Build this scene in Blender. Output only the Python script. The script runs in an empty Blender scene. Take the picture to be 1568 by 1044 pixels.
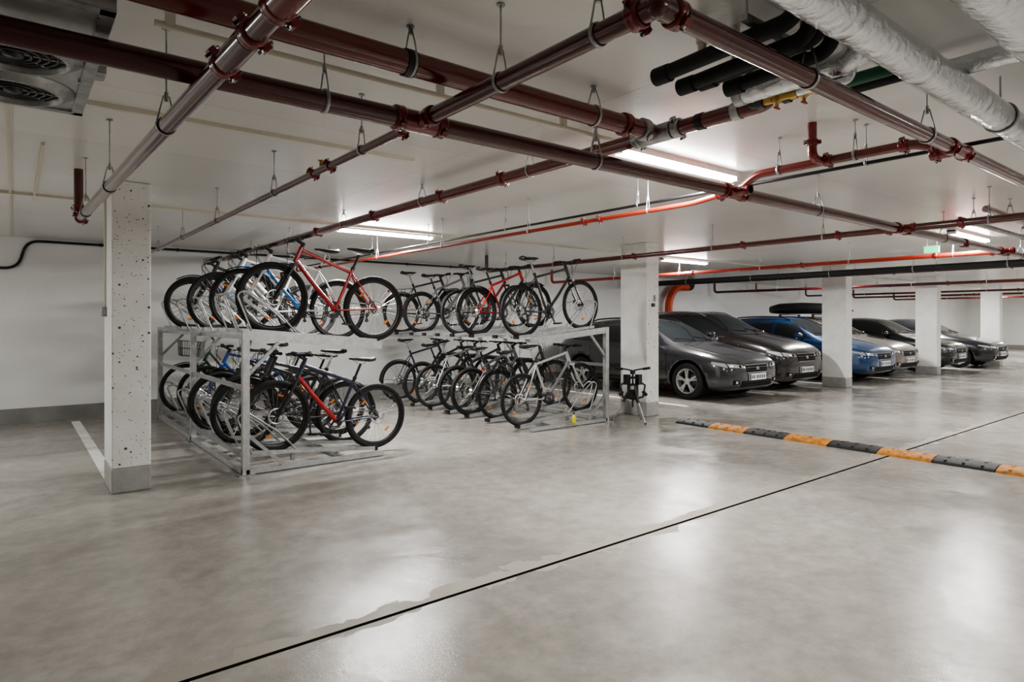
import bpy, math, random, bmesh
from mathutils import Vector, Matrix
from mathutils.bvhtree import BVHTree
random.seed(7)
V=Vector
PI=math.pi
scene=bpy.context.scene
COL=scene.collection
CEIL=2.53
# ------------------------------------------------------------------ materials
MATS={}
def nt(name):
    m=bpy.data.materials.new(name); m.use_nodes=True
    t=m.node_tree; b=t.nodes['Principled BSDF']; MATS[name]=m
    return m,t,b
def simple(name,col,rough=.5,metal=0.,spec=.5,coat=0.,emit=None,es=0,var=0.0,vscale=6.,bump=0.,bscale=60.,trans=0):
    m,t,b=nt(name)
    b.inputs['Base Color'].default_value=(*col,1)
    b.inputs['Roughness'].default_value=rough
    b.inputs['Metallic'].default_value=metal
    b.inputs['Specular IOR Level'].default_value=spec
    b.inputs['Coat Weight'].default_value=coat
    if trans: b.inputs['Transmission Weight'].default_value=trans
    if emit:
        b.inputs['Emission Color'].default_value=(*emit,1); b.inputs['Emission Strength'].default_value=es
    tc=t.nodes.new('ShaderNodeTexCoord')
    if var>0:
        n=t.nodes.new('ShaderNodeTexNoise'); n.inputs['Scale'].default_value=vscale; n.inputs['Detail'].default_value=5
        t.links.new(tc.outputs['Object'],n.inputs['Vector'])
        r=t.nodes.new('ShaderNodeValToRGB')
        r.color_ramp.elements[0].position=.3; r.color_ramp.elements[1].position=.7
        r.color_ramp.elements[0].color=(*[c*(1-var) for c in col],1)
        r.color_ramp.elements[1].color=(*[min(1,c*(1+var)) for c in col],1)
        t.links.new(n.outputs['Fac'],r.inputs['Fac']); t.links.new(r.outputs['Color'],b.inputs['Base Color'])
    if bump>0:
        n=t.nodes.new('ShaderNodeTexNoise'); n.inputs['Scale'].default_value=bscale; n.inputs['Detail'].default_value=4
        t.links.new(tc.outputs['Object'],n.inputs['Vector'])
        bp=t.nodes.new('ShaderNodeBump'); bp.inputs['Strength'].default_value=bump; bp.inputs['Distance'].default_value=.01
        t.links.new(n.outputs['Fac'],bp.inputs['Height']); t.links.new(bp.outputs['Normal'],b.inputs['Normal'])
    return m
simple('red_pipe',(.085,.010,.009),.22,0,.6,.5,var=.15,vscale=4)
simple('red_pipe_bright',(.14,.013,.010),.22,0,.6,.5,var=.1)
simple('orange_pipe',(.32,.03,.012),.35,0,.5,.2)
simple('orange_bright',(.6,.08,.02),.4)
simple('red_fitting',(.19,.007,.008),.25,0,.6,.4)
simple('galv',(.42,.43,.43),.4,.8,var=.22,vscale=22)
simple('galv_light',(.52,.53,.53),.40,.65,var=.16,vscale=18)
simple('steel',(.6,.6,.6),.25,1)
simple('chrome',(.75,.75,.76),.1,1)
simple('darksteel',(.08,.08,.085),.35,.8)
simple('black_rubber',(.012,.012,.013),.65,0,.4,bump=.15,bscale=200)
simple('black_plastic',(.012,.012,.013),.4)
simple('grille_black',(.008,.008,.009),.7,0,.2)
simple('insul_black',(.018,.019,.02),.7,bump=.2,bscale=40)
simple('cream',(.7,.66,.55),.5)
simple('white_paint',(.82,.81,.78),.5,var=.05)
simple('white_line',(.75,.74,.71),.6,var=.15,vscale=14)
simple('reflector',(.75,.2,.02),.2,emit=(.9,.25,.02),es=.08)
simple('reflector_red',(.4,.006,.006),.2)
simple('green_pipe',(.015,.1,.06),.5)
simple('brass',(.5,.33,.12),.3,1)
simple('groove',(.022,.02,.018),.9)
simple('glass_dark',(.012,.014,.016),.05,0,.7,.5)
simple('headlight',(.42,.44,.46),.1,0,.8,1)
simple('plate_white',(.85,.85,.85),.4)
simple('plate_text',(.03,.03,.04),.4)
simple('bump_black',(.016,.016,.017),.6,bump=.5,bscale=90,var=.5,vscale=20)
simple('bump_yellow',(.5,.2,.02),.6,bump=.5,bscale=90,var=.5,vscale=14)
simple('exit_green',(.02,.5,.2),.4,emit=(.05,.8,.35),es=1.5)
simple('diffuser',(1,1,1),.4,emit=(1,.985,.96),es=70)
simple('baseboard_grey',(.24,.235,.225),.6,var=.2,vscale=3)
simple('plinth_grey',(.36,.355,.345),.65,var=.12,vscale=8,bump=.2)
simple('label_yellow',(.7,.6,.05),.4)
def foil():
    m,t,b=nt('foil'); b.inputs['Metallic'].default_value=1; b.inputs['Roughness'].default_value=.13
    b.inputs['Base Color'].default_value=(.8,.82,.84,1)
    tc=t.nodes.new('ShaderNodeTexCoord')
    n=t.nodes.new('ShaderNodeTexNoise'); n.inputs['Scale'].default_value=14; n.inputs['Detail'].default_value=8; n.inputs['Roughness'].default_value=.6; n.inputs['Distortion'].default_value=1.6
    t.links.new(tc.outputs['Object'],n.inputs['Vector'])
    v=t.nodes.new('ShaderNodeTexVoronoi'); v.inputs['Scale'].default_value=30; t.links.new(tc.outputs['Object'],v.inputs['Vector'])
    a=t.nodes.new('ShaderNodeMath'); a.operation='MULTIPLY_ADD'; a.inputs[1].default_value=.3
    t.links.new(v.outputs['Distance'],a.inputs[0]); t.links.new(n.outputs['Fac'],a.inputs[2])
    bp=t.nodes.new('ShaderNodeBump'); bp.inputs['Strength'].default_value=.5; bp.inputs['Distance'].default_value=.022
    t.links.new(a.outputs[0],bp.inputs['Height']); t.links.new(bp.outputs['Normal'],b.inputs['Normal'])
foil()
def floor_mat():
    m,t,b=nt('floor_epoxy')
    N=t.nodes.new; L=t.links.new
    tc=N('ShaderNodeTexCoord')
    def noise(sc,de,ro=.6,di=0):
        n=N('ShaderNodeTexNoise'); n.inputs['Scale'].default_value=sc; n.inputs['Detail'].default_value=de; n.inputs['Roughness'].default_value=ro; n.inputs['Distortion'].default_value=di
        L(tc.outputs['Object'],n.inputs['Vector']); return n
    n1=noise(.5,9,.66,.3); n2=noise(7,9,.72); n3=noise(150,3); n5=noise(1.7,6,.6,.4)
    r=N('ShaderNodeValToRGB'); r.color_ramp.elements[0].position=.36; r.color_ramp.elements[1].position=.64
    r.color_ramp.elements[0].color=(.26,.243,.218,1); r.color_ramp.elements[1].color=(.405,.383,.348,1)
    L(n1.outputs['Fac'],r.inputs['Fac'])
    mx=N('ShaderNodeMixRGB'); mx.blend_type='OVERLAY'; mx.inputs['Fac'].default_value=.5
    L(r.outputs['Color'],mx.inputs['Color1']); L(n2.outputs['Fac'],mx.inputs['Color2'])
    # chipped concrete edges along the expansion joint (y=2.71)
    sp=N('ShaderNodeSeparateXYZ'); L(tc.outputs['Object'],sp.inputs[0])
    s=N('ShaderNodeMath'); s.operation='SUBTRACT'; s.inputs[1].default_value=2.745; L(sp.outputs['Y'],s.inputs[0])
    ab=N('ShaderNodeMath'); ab.operation='ABSOLUTE'; L(s.outputs[0],ab.inputs[0])
    n4=noise(4,5)
    ma=N('ShaderNodeMath'); ma.operation='MULTIPLY_ADD'; ma.inputs[1].default_value=.42; ma.inputs[2].default_value=-.14; L(n4.outputs['Fac'],ma.inputs[0])
    lt=N('ShaderNodeMath'); lt.operation='LESS_THAN'; L(ab.outputs[0],lt.inputs[0]); L(ma.outputs[0],lt.inputs[1])
    mc=N('ShaderNodeMixRGB'); mc.inputs['Color2'].default_value=(.30,.275,.235,1)
    L(lt.outputs[0],mc.inputs['Fac']); L(mx.outputs['Color'],mc.inputs['Color1']); L(mc.outputs['Color'],b.inputs['Base Color'])
    mr=N('ShaderNodeMapRange'); mr.inputs['From Min'].default_value=.42; mr.inputs['From Max'].default_value=.58
    mr.inputs['To Min'].default_value=.11; mr.inputs['To Max'].default_value=.26
    L(n5.outputs['Fac'],mr.inputs['Value'])
    ad=N('ShaderNodeMath'); ad.operation='MULTIPLY_ADD'; ad.inputs[1].default_value=.3; L(lt.outputs[0],ad.inputs[0]); L(mr.outputs[0],ad.inputs[2])
    L(ad.outputs[0],b.inputs['Roughness'])
    b.inputs['Specular IOR Level'].default_value=.65
    ah=N('ShaderNodeMath'); ah.operation='MULTIPLY_ADD'; ah.inputs[1].default_value=.3; L(n3.outputs['Fac'],ah.inputs[0]); L(n2.outputs['Fac'],ah.inputs[2])
    bp=N('ShaderNodeBump'); bp.inputs['Strength'].default_value=.32; bp.inputs['Distance'].default_value=.006
    L(ah.outputs[0],bp.inputs['Height']); L(bp.outputs['Normal'],b.inputs['Normal'])
floor_mat()
def wall_mat(name,c1,c2,pits=False,rough=.6,sc=.8,seams=False):
    m,t,b=nt(name); N=t.nodes.new; L=t.links.new
    tc=N('ShaderNodeTexCoord')
    n1=N('ShaderNodeTexNoise'); n1.inputs['Scale'].default_value=sc; n1.inputs['Detail'].default_value=7
    L(tc.outputs['Object'],n1.inputs['Vector'])
    r=N('ShaderNodeValToRGB'); r.color_ramp.elements[0].position=.3; r.color_ramp.elements[1].position=.7
    r.color_ramp.elements[0].color=(*c1,1); r.color_ramp.elements[1].color=(*c2,1)
    L(n1.outputs['Fac'],r.inputs['Fac']); out=r.outputs['Color']
    if pits:
        for scl,mul in((24,.28),(60,.3)):
            v=N('ShaderNodeTexVoronoi'); v.inputs['Scale'].default_value=scl; v.inputs['Randomness'].default_value=1
            L(tc.outputs['Object'],v.inputs['Vector'])
            wn=N('ShaderNodeSeparateColor'); L(v.outputs['Color'],wn.inputs[0])
            p=N('ShaderNodeMath'); p.operation='POWER'; p.inputs[1].default_value=3.2; L(wn.outputs[0],p.inputs[0])
            q=N('ShaderNodeMath'); q.operation='MULTIPLY'; q.inputs[1].default_value=mul; L(p.outputs[0],q.inputs[0])
            lt=N('ShaderNodeMath'); lt.operation='LESS_THAN'; L(v.outputs['Distance'],lt.inputs[0]); L(q.outputs[0],lt.inputs[1])
            mc=N('ShaderNodeMixRGB'); mc.inputs['Color2'].default_value=(.09,.08,.07,1)
            L(lt.outputs[0],mc.inputs['Fac']); L(out,mc.inputs['Color1']); out=mc.outputs['Color']
    if seams:
        br=N('ShaderNodeTexBrick'); br.offset=0; br.inputs['Scale'].default_value=1
        br.inputs['Brick Width'].default_value=2.4; br.inputs['Row Height'].default_value=1.2; br.inputs['Mortar Size'].default_value=.004
        br.inputs['Color1'].default_value=(1,1,1,1); br.inputs['Color2'].default_value=(.95,.95,.95,1); br.inputs['Mortar'].default_value=(.8,.79,.77,1)
        L(tc.outputs['Object'],br.inputs['Vector'])
        mm=N('ShaderNodeMixRGB'); mm.blend_type='MULTIPLY'; mm.inputs['Fac'].default_value=1
        L(out,mm.inputs['Color1']); L(br.outputs['Color'],mm.inputs['Color2']); out=mm.outputs['Color']
    L(out,b.inputs['Base Color'])
    b.inputs['Roughness'].default_value=rough
    n2=N('ShaderNodeTexNoise'); n2.inputs['Scale'].default_value=30; n2.inputs['Detail'].default_value=5; L(tc.outputs['Object'],n2.inputs['Vector'])
    bp=N('ShaderNodeBump'); bp.inputs['Strength'].default_value=.12; bp.inputs['Distance'].default_value=.01
    L(n2.outputs['Fac'],bp.inputs['Height']); L(bp.outputs['Normal'],b.inputs['Normal'])
wall_mat('wall_white',(.76,.76,.745),(.86,.86,.845),rough=.5)
wall_mat('ceiling_white',(.76,.755,.73),(.85,.845,.82),rough=.25,sc=.5,seams=True)
wall_mat('column_concrete',(.75,.745,.72),(.87,.865,.845),pits=True,sc=4)
# ------------------------------------------------------------------ mesh builder
def frame(d):
    d=d.normalized()
    a=V((0,0,1)) if abs(d.z)<.9 else V((1,0,0))
    x=d.cross(a).normalized(); y=d.cross(x).normalized()
    return x,y
class MB:
    def __init__(s): s.v=[];s.f=[];s.m=[];s.sm=[];s.mats=[]
    def mi(s,n):
        if n not in s.mats: s.mats.append(n)
        return s.mats.index(n)
    def add(s,vs,fs,mat,smooth=True):
        o=len(s.v); s.v.extend([tuple(p) for p in vs]); k=s.mi(mat)
        for f in fs: s.f.append(tuple(i+o for i in f)); s.m.append(k); s.sm.append(smooth)
    def tube(s,p0,p1,r,mat,n=10,r1=None,cap=True):
        p0=V(p0);p1=V(p1); r1=r if r1 is None else r1
        if (p1-p0).length<1e-6: return
        x,y=frame(p1-p0)
        vs=[p0+x*math.cos(2*PI*i/n)*r+y*math.sin(2*PI*i/n)*r for i in range(n)]
        vs+=[p1+x*math.cos(2*PI*i/n)*r1+y*math.sin(2*PI*i/n)*r1 for i in range(n)]
        s.add(vs,[(i,(i+1)%n,n+(i+1)%n,n+i) for i in range(n)],mat,True)
        if cap:
            s.add(vs[:n],[tuple(range(n))[::-1]],mat,False); s.add(vs[n:],[tuple(range(n))],mat,False)
    def path(s,pts,r,mat,n=8,cap=True,sx=1,sy=1):
        pts=[V(p) for p in pts]; k=len(pts)
        tang=[]
        for i in range(k):
            a=pts[max(0,i-1)]; b=pts[min(k-1,i+1)]; tang.append((b-a).normalized())
        x,y=frame(tang[0]); vs=[]
        rr=r if isinstance(r,(list,tuple)) else [r]*k
        for i in range(k):
            x=(x-tang[i]*x.dot(tang[i])).normalized(); y=tang[i].cross(x)
            for j in range(n):
                a=2*PI*j/n; vs.append(pts[i]+x*math.cos(a)*rr[i]*sx+y*math.sin(a)*rr[i]*sy)
        fs=[(i*n+j,i*n+(j+1)%n,(i+1)*n+(j+1)%n,(i+1)*n+j) for i in range(k-1) for j in range(n)]
        s.add(vs,fs,mat,True)
        if cap:
            s.add(vs[:n],[tuple(range(n))[::-1]],mat,False); s.add(vs[-n:],[tuple(range(n))],mat,False)
    def torus(s,c,ax,R,r,mat,n1=32,n2=8,sr=1,sa=1,a0=0,a1=2*PI):
        c=V(c);ax=V(ax).normalized();x,y=frame(ax); full=abs(a1-a0-2*PI)<1e-4
        k=n1 if full else n1+1; vs=[]
        for i in range(k):
            a=a0+(a1-a0)*i/n1; e=x*math.cos(a)+y*math.sin(a)
            for j in range(n2):
                b=2*PI*j/n2; vs.append(c+e*(R+r*sr*math.cos(b))+ax*r*sa*math.sin(b))
        fs=[]
        for i in range(n1):
            i2=(i+1)%k if full else i+1
            for j in range(n2): fs.append((i*n2+j,i2*n2+j,i2*n2+(j+1)%n2,i*n2+(j+1)%n2))
        s.add(vs,fs,mat,True)
    def box(s,c,sz,mat,M=None):
        c=V(c);h=V(sz)/2
        vs=[V((sx*h.x,sy*h.y,sz_*h.z)) for sx in(-1,1) for sy in(-1,1) for sz_ in(-1,1)]
        if M: vs=[M@p for p in vs]
        vs=[p+c for p in vs]
        s.add(vs,[(0,1,3,2),(4,6,7,5),(0,4,5,1),(2,3,7,6),(0,2,6,4),(1,5,7,3)],mat,False)
    def beam(s,p0,p1,w,h,mat):
        p0=V(p0);p1=V(p1);d=(p1-p0); x=d.normalized()
        up=V((0,0,1)) if abs(x.z)<.95 else V((0,1,0))
        y=up.cross(x).normalized(); z=x.cross(y)
        M=Matrix((x,y,z)).transposed()
        s.box((p0+p1)/2,(d.length,w,h),mat,M)
    def lathe(s,c,ax,prof,mat,n=24,smooth=True):
        c=V(c);ax=V(ax).normalized();x,y=frame(ax);vs=[]
        for (r,h) in prof:
            for i in range(n):
                a=2*PI*i/n; vs.append(c+ax*h+x*math.cos(a)*r+y*math.sin(a)*r)
        k=len(prof)
        s.add(vs,[(i*n+j,i*n+(j+1)%n,(i+1)*n+(j+1)%n,(i+1)*n+j) for i in range(k-1) for j in range(n)],mat,smooth)
    def sphere(s,c,r,mat,n=12,sz=(1,1,1)):
        vs=[];k=n//2
        for i in range(k+1):
            t=PI*i/k
            for j in range(n):
                a=2*PI*j/n; vs.append(V(c)+V((r*sz[0]*math.sin(t)*math.cos(a),r*sz[1]*math.sin(t)*math.sin(a),r*sz[2]*math.cos(t))))
        s.add(vs,[(i*n+j,(i+1)*n+j,(i+1)*n+(j+1)%n,i*n+(j+1)%n) for i in range(k) for j in range(n)],mat,True)
    def obj(s,name,loc=(0,0,0),rotz=0,parent=None,bevel=0,tilt=0):
        me=bpy.data.meshes.new(name); me.from_pydata(s.v,[],s.f)
        for n in s.mats: me.materials.append(MATS[n])
        me.polygons.foreach_set('material_index',s.m); me.polygons.foreach_set('use_smooth',s.sm); me.update()
        o=bpy.data.objects.new(name,me); COL.objects.link(o); o.location=loc; o.rotation_euler=(0,tilt,rotz)
        if parent: o.parent=parent
        if bevel:
            b=o.modifiers.new('Bevel','BEVEL'); b.width=bevel; b.segments=2; b.limit_method='ANGLE'
        return o
def fillet(pts,rad,n=6):
    pts=[V(p) for p in pts]; out=[pts[0]]
    for i in range(1,len(pts)-1):
        a,b,c=pts[i-1],pts[i],pts[i+1]
        r=min(rad,(a-b).length*.49,(c-b).length*.49)
        p=b+(a-b).normalized()*r; q=b+(c-b).normalized()*r
        for k in range(n+1):
            t=k/n; out.append(p*(1-t)**2+b*2*t*(1-t)+q*t*t)
    out.append(pts[-1]); return out
def empty(name,loc=(0,0,0),rotz=0):
    e=bpy.data.objects.new(name,None); COL.objects.link(e); e.location=loc; e.rotation_euler=(0,0,rotz); e.empty_display_size=.2
    return e
# ------------------------------------------------------------------ room shell
X0,X1,Y0,Y1=-6.,38.,-7.,10.9
JY=2.71; JW=.013
mb=MB()
for a,b in((Y0,JY-JW),(JY+JW,Y1)):
    mb.add([(X0,a,0),(X1,a,0),(X1,b,0),(X0,b,0)],[(0,1,2,3)],'floor_epoxy',False)
mb.add([(X0,JY-JW,0),(X1,JY-JW,0),(X1,JY-JW,-.03),(X0,JY-JW,-.03),(X0,JY+JW,0),(X1,JY+JW,0),(X1,JY+JW,-.03),(X0,JY+JW,-.03)],
       [(0,3,2,1),(4,5,6,7),(3,7,6,2)],'groove',False)
mb.obj('floor')
mb=MB(); mb.box(((X0+X1)/2,(Y0+Y1)/2,CEIL+.1),(X1-X0+.4,Y1-Y0+.4,.2),'ceiling_white'); mb.obj('ceiling')
for nm,c,sz in(('wall_back',((X0+X1)/2,Y1+.1,CEIL/2),(X1-X0+.4,.2,CEIL)),('wall_front',((X0+X1)/2,Y0-.1,CEIL/2),(X1-X0+.4,.2,CEIL)),
               ('wall_left',(X0-.1,(Y0+Y1)/2,CEIL/2),(.2,Y1-Y0,CEIL)),('wall_right',(X1+.1,(Y0+Y1)/2,CEIL/2),(.2,Y1-Y0,CEIL))):
    mb=MB(); mb.box(c,sz,'wall_white'); mb.obj(nm)
for nm,c,sz in(('baseboard_back',((X0+X1)/2,Y1-.006,.1),(X1-X0,.012,.2)),('baseboard_front',((X0+X1)/2,Y0+.006,.1),(X1-X0,.012,.2)),
               ('baseboard_left',(X0+.006,(Y0+Y1)/2,.1),(.012,Y1-Y0-.03,.2)),('baseboard_right',(X1-.006,(Y0+Y1)/2,.1),(.012,Y1-Y0-.03,.2))):
    mb=MB(); mb.box(c,sz,'baseboard_grey'); mb.obj(nm)
# columns
for i,cx in enumerate((.62,7.19,13.5,18.6,23.85,29.1)):
    e=empty('concrete_column',(cx+.14,6.22,0))
    mb=MB(); mb.box((0,0,.2+(CEIL-.2)/2),(.28,.5,CEIL-.2),'column_concrete'); o=mb.obj('shaft',parent=e,bevel=.012)
    mb=MB(); mb.box((0,0,.1),(.284,.504,.2),'plinth_grey'); mb.obj('plinth',parent=e,bevel=.012)
    if i==0:
        mb=MB(); mb.box((-.158,.1,1.47),(.035,.08,.08),'galv'); mb.tube((-.15,.1,1.5),(-.15,.1,CEIL),.008,'cream'); mb.obj('socket',parent=e)
    if i==1:
        mb=MB(); mb.box((.06,-.265,1.72),(.07,.03,.09),'galv'); mb.box((-.0,-.262,1.62),(.05,.025,.05),'black_plastic'); mb.obj('switch_box',parent=e)
# parking lines
for i,lx in enumerate((.68,8.6,11.25,14.05,16.45,18.95,21.4,24.3)):
    mb=MB(); a,b=(6.6,10.6) if i==0 else (6.3,10.6)
    mb.box((lx,(a+b)/2,.0015),(.1,b-a,.003),'white_line'); mb.obj('parking_line')
# speed bump
mb=MB(); yy=5.38; k=0
prof=[(-.17,0),(-.165,.012),(-.12,.03),(-.06,.045),(0,.05),(.06,.045),(.12,.03),(.165,.012),(.17,0)]
while yy>-6.:
    L_=.51 ; y2=yy-L_
    vs=[(7.25+px,yy-.004,pz) for px,pz in prof]+[(7.25+px,y2+.004,pz) for px,pz in prof]
    n=len(prof)
    mb.add(vs,[(i,i+1,n+i+1,n+i) for i in range(n-1)],'bump_black' if k%2==0 else 'bump_yellow',True)
    mb.add(vs,[tuple(range(n)),tuple(range(n,2*n))],'bump_black',False)
    for px in(-.1,0,.1):
        for q in range(3):
            mb.box((7.25+px,yy-.1-q*.15,.05-.15*abs(px)),(.05,.02,.008),'bump_black' if k%2==0 else 'bump_yellow')
    yy=y2;k+=1
mb.obj('speed_bump')
# ------------------------------------------------------------------ lights
for lx in (-2.9,3.68,9.75,15.8,21.8,27.8,33.8):
    for ly in (-2.2,2.76,7.2):
        if lx<0 and ly<5: continue
        e=empty('ceiling_light',(lx,ly,CEIL))
        mb=MB(); mb.box((0,0,-.02),(1.36,.09,.04),'white_paint'); mb.box((.66,0,-.045),(.04,.095,.05),'white_paint'); mb.box((-.66,0,-.045),(.04,.095,.05),'white_paint')
        mb.obj('housing',parent=e)
        mb=MB(); n=8
        pr=[(.042*math.cos(PI+PI*i/n),-.04+.035*math.sin(PI+PI*i/n)) for i in range(n+1)]
        vs=[(-.64,a,b) for a,b in pr]+[(.64,a,b) for a,b in pr]
        mb.add(vs,[(i,i+1,n+2+i,n+1+i) for i in range(n)],'diffuser',True); mb.obj('diffuser',parent=e)
        ld=bpy.data.lights.new('lamp','AREA'); ld.shape='RECTANGLE'; ld.size=1.25; ld.size_y=.08; ld.energy=72 if ly<0 else (92 if ly<5 else 118); ld.color=(1,.985,.955)
        lo=bpy.data.objects.new('lamp',ld); COL.objects.link(lo); lo.parent=e; lo.location=(0,0,-.08)
# ------------------------------------------------------------------ pipes
def hanger(mb,p,r,axis):
    p=V(p); ax=V((1,0,0)) if axis=='x' else V((0,1,0)); sd=V((0,1,0)) if axis=='x' else V((1,0,0))
    mb.torus(p,ax,r+.003,.003,'galv',20,6,sa=3)
    t=p+V((0,0,r+.085)); 
    if t.z<CEIL-.01:
        mb.path([p+sd*(r+.005),p+sd*(r*.8)+V((0,0,r*.9+.02)),t+sd*.01,t-sd*.01,p-sd*(r*.8)+V((0,0,r*.9+.02)),p-sd*(r+.005)],.0032,'galv',6)
        mb.tube(t-V((0,0,.02)),t+V((0,0,.015)),.008,'galv',6)
        mb.tube(t,(t.x,t.y,CEIL),.0035,'galv',6)
    else: mb.tube(p+V((0,0,r)),(p.x,p.y,CEIL),.004,'galv',6)
    mb.tube((p.x,p.y,CEIL-.006),(p.x,p.y,CEIL),.016,'galv',10)
def coupling(mb,p,r,ax,mat='red_fitting'):
    p=V(p);ax=V(ax); t=.2*r+.002; w=.024 if r>.025 else .018
    mb.lathe(p,ax,[(r,-w),(r+t*.5,-w),(r+t,-w*.7),(r+t,-w*.2),(r+t*.8,0),(r+t,w*.2),(r+t,w*.7),(r+t*.5,w),(r,w)],mat,20)
    x,y=frame(ax)
    for sgn in(-1,1):
        u=(x*.75+y*.66)*sgn; u.normalize(); q=p+u*(r+t+.004); wv=ax.cross(u)
        mb.box(q,(w*1.1,.022,.018+t*.5),mat,Matrix((ax,wv,u)).transposed())
        mb.tube(q-wv*.026,q+wv*.026,.005,'darksteel',6); mb.tube(q+wv*.011,q+wv*.020,.008,'steel',6)
def tee(mb,p,r,axis,rb,bdirs):
    p=V(p);a=V((1,0,0)) if axis=='x' else V((0,1,0))
    mb.tube(p-a*.09,p+a*.09,r+.004,'red_fitting',20)
    coupling(mb,p-a*.10,r,a);coupling(mb,p+a*.10,r,a)
    for b in bdirs:
        b=V(b); mb.tube(p,p+b*(r+.05),rb+.004,'red_fitting',16); coupling(mb,p+b*(r+.06),rb,b)
def pipe(name,pts,r,mat,hangs=(),coups=(),tees=(),fil=.09,extra=None,hmat=None):
    mb=MB(); mb.path(fillet(pts,fil),r,mat,18)
    for h in hangs: hanger(mb,h[:3],r,h[3])
    for c in coups: coupling(mb,c[:3],r,V({'x':(1,0,0),'y':(0,1,0),'z':(0,0,1)}[c[3]]))
    for t in tees: tee(mb,t[0],r,t[1],t[2],t[3])
    if extra: extra(mb)
    return mb.obj(name)
AZ=2.25
pipe('sprinkler_main_pipe',[(-5.95,2.38,AZ),(37.9,2.38,AZ)],.042,'red_pipe',
     hangs=[(x,2.38,AZ,'x') for x in(-3,-1,.95,2.45,4.9,7.6,10.4,13,16,19,22,25,28,31,34)],
     coups=[(8.2,2.38,AZ,'x'),(11.5,2.38,AZ,'x')],
     tees=[((1.37,2.38,AZ),'x',.034,[(0,-1,0)]),((3.75,2.38,AZ),'x',.028,[(0,1,0),(0,-1,0)]),((6.5,2.38,AZ),'x',.034,[(0,1,0),(0,-1,0)]),((9.6,2.38,AZ),'x',.034,[(0,1,0),(0,-1,0)])])
BZ=2.385
pipe('sprinkler_feed_pipe',[(-5.95,2.15,BZ),(2.62,2.15,BZ)],.047,'red_pipe_bright',
     hangs=[(x,2.15,BZ,'x') for x in(-4,-1.2,.2,1.2,2.2)],coups=[(2.42,2.15,BZ,'x')],
     extra=lambda m:(m.tube((1.17,2.15,BZ),(1.21,2.15,BZ),.052,'black_plastic',20)))
def cx_extra(mb):
    p=V((2.68,2.15,BZ)); mb.tube(p-V((0,.1,0)),p+V((0,.1,0)),.048,'galv',20); coupling(mb,p-V((0,.13,0)),.04,V((0,1,0)),'galv'); coupling(mb,p+V((0,.13,0)),.04,V((0,1,0)),'galv')
    coupling(mb,p-V((.12,0,0)),.047,V((1,0,0)),'galv')
    mb.tube((2.68,1.66,BZ),(2.68,1.70,BZ),.043,'galv',18); mb.tube((2.68,1.86,BZ),(2.68,1.9,BZ),.042,'black_plastic',18)
pipe('sprinkler_cross_pipe',[(2.68,1.5,CEIL),(2.68,1.5,BZ),(2.68,10.88,BZ)],.038,'red_pipe_bright',
     hangs=[(2.68,y,BZ,'y') for y in(2.6,3.2,4.6,6.2,7.8,9.4)],coups=[(2.68,y,BZ,'y') for y in(3.5,4.3,5.5,6.9)],extra=cx_extra)
dA=V((.515,.9,2.15)); dB=V((.387,5.74,2.15)); dd=(dB-dA).normalized()
def dx(mb):
    def at(y): return dA+(dB-dA)*((y-dA.y)/(dB.y-dA.y))
    p=at(1.42); mb.tube(p-dd*.1,p+dd*.1,.040,'red_fitting',18); coupling(mb,p+dd*.11,.034,dd); coupling(mb,p-dd*.11,.034,dd)
    mb.path([p,p+V((0,0,.38))],.036,'red_pipe',16); coupling(mb,p+V((0,0,.1)),.036,V((0,0,1)),'galv')
    for y in(1.72,1.98,5.62): coupling(mb,at(y),.031,dd)
    mb.tube(at(1.75),at(1.95),.035,'red_pipe',18)
    for y in(2.75,4.2,5.3):
        q=at(y); hanger(mb,q,.031,'y')
    mb.torus((dB.x,dB.y,2.2),(0,0,1),.03,.007,'red_fitting',16,6); coupling(mb,dB+V((0,0,.09)),.031,V((0,0,1)))
pipe('sprinkler_branch_pipe',[tuple(dA),tuple(dB),(dB.x,dB.y,CEIL)],.031,'red_pipe',fil=.06,extra=dx)
FY=1.1
pipe('sprinkler_branch_pipe',[(1.37,FY,AZ),(1.37,2.34,AZ)],.032,'red_pipe',hangs=[(1.37,1.32,AZ,'y'),(1.37,1.8,AZ,'y')])
pipe('sprinkler_branch_pipe',[(1.37,2.42,AZ),(1.37,10.3,AZ),(1.37,10.3,CEIL)],.02,'red_pipe',hangs=[(1.37,y,AZ,'y') for y in(2.95,4.3,5.8,7.2,8.6,9.8)],coups=[(1.37,2.54,AZ,'y'),(1.37,3.36,AZ,'y'),(1.37,3.6,AZ,'y')],
     extra=lambda m:(m.tube((1.37,3.48,AZ),(1.37,3.48,AZ+.05),.011,'brass',8),m.lathe((1.37,3.48,AZ+.05),(0,0,1),[(.003,0),(.02,.0),(.02,.004),(.003,.004)],'brass',10)))
pipe('sprinkler_main_pipe',[(1.36,FY,AZ),(37.9,FY,AZ)],.033,'red_pipe',
     hangs=[(x,FY,AZ,'x') for x in(2.2,3.3,5.2,8,11,14,17,20,24,28,32,36)],
     tees=[((3.7,FY,AZ),'x',.028,[(0,1,0)]),((6.5,FY,AZ),'x',.03,[(0,1,0)])],
     extra=lambda m:(coupling(m,(1.37,FY+.07,AZ),.033,V((0,1,0))),coupling(m,(1.45,FY,AZ),.033,V((1,0,0))),m.sphere((1.37,FY,AZ),.035,'red_pipe',16)))
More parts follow.
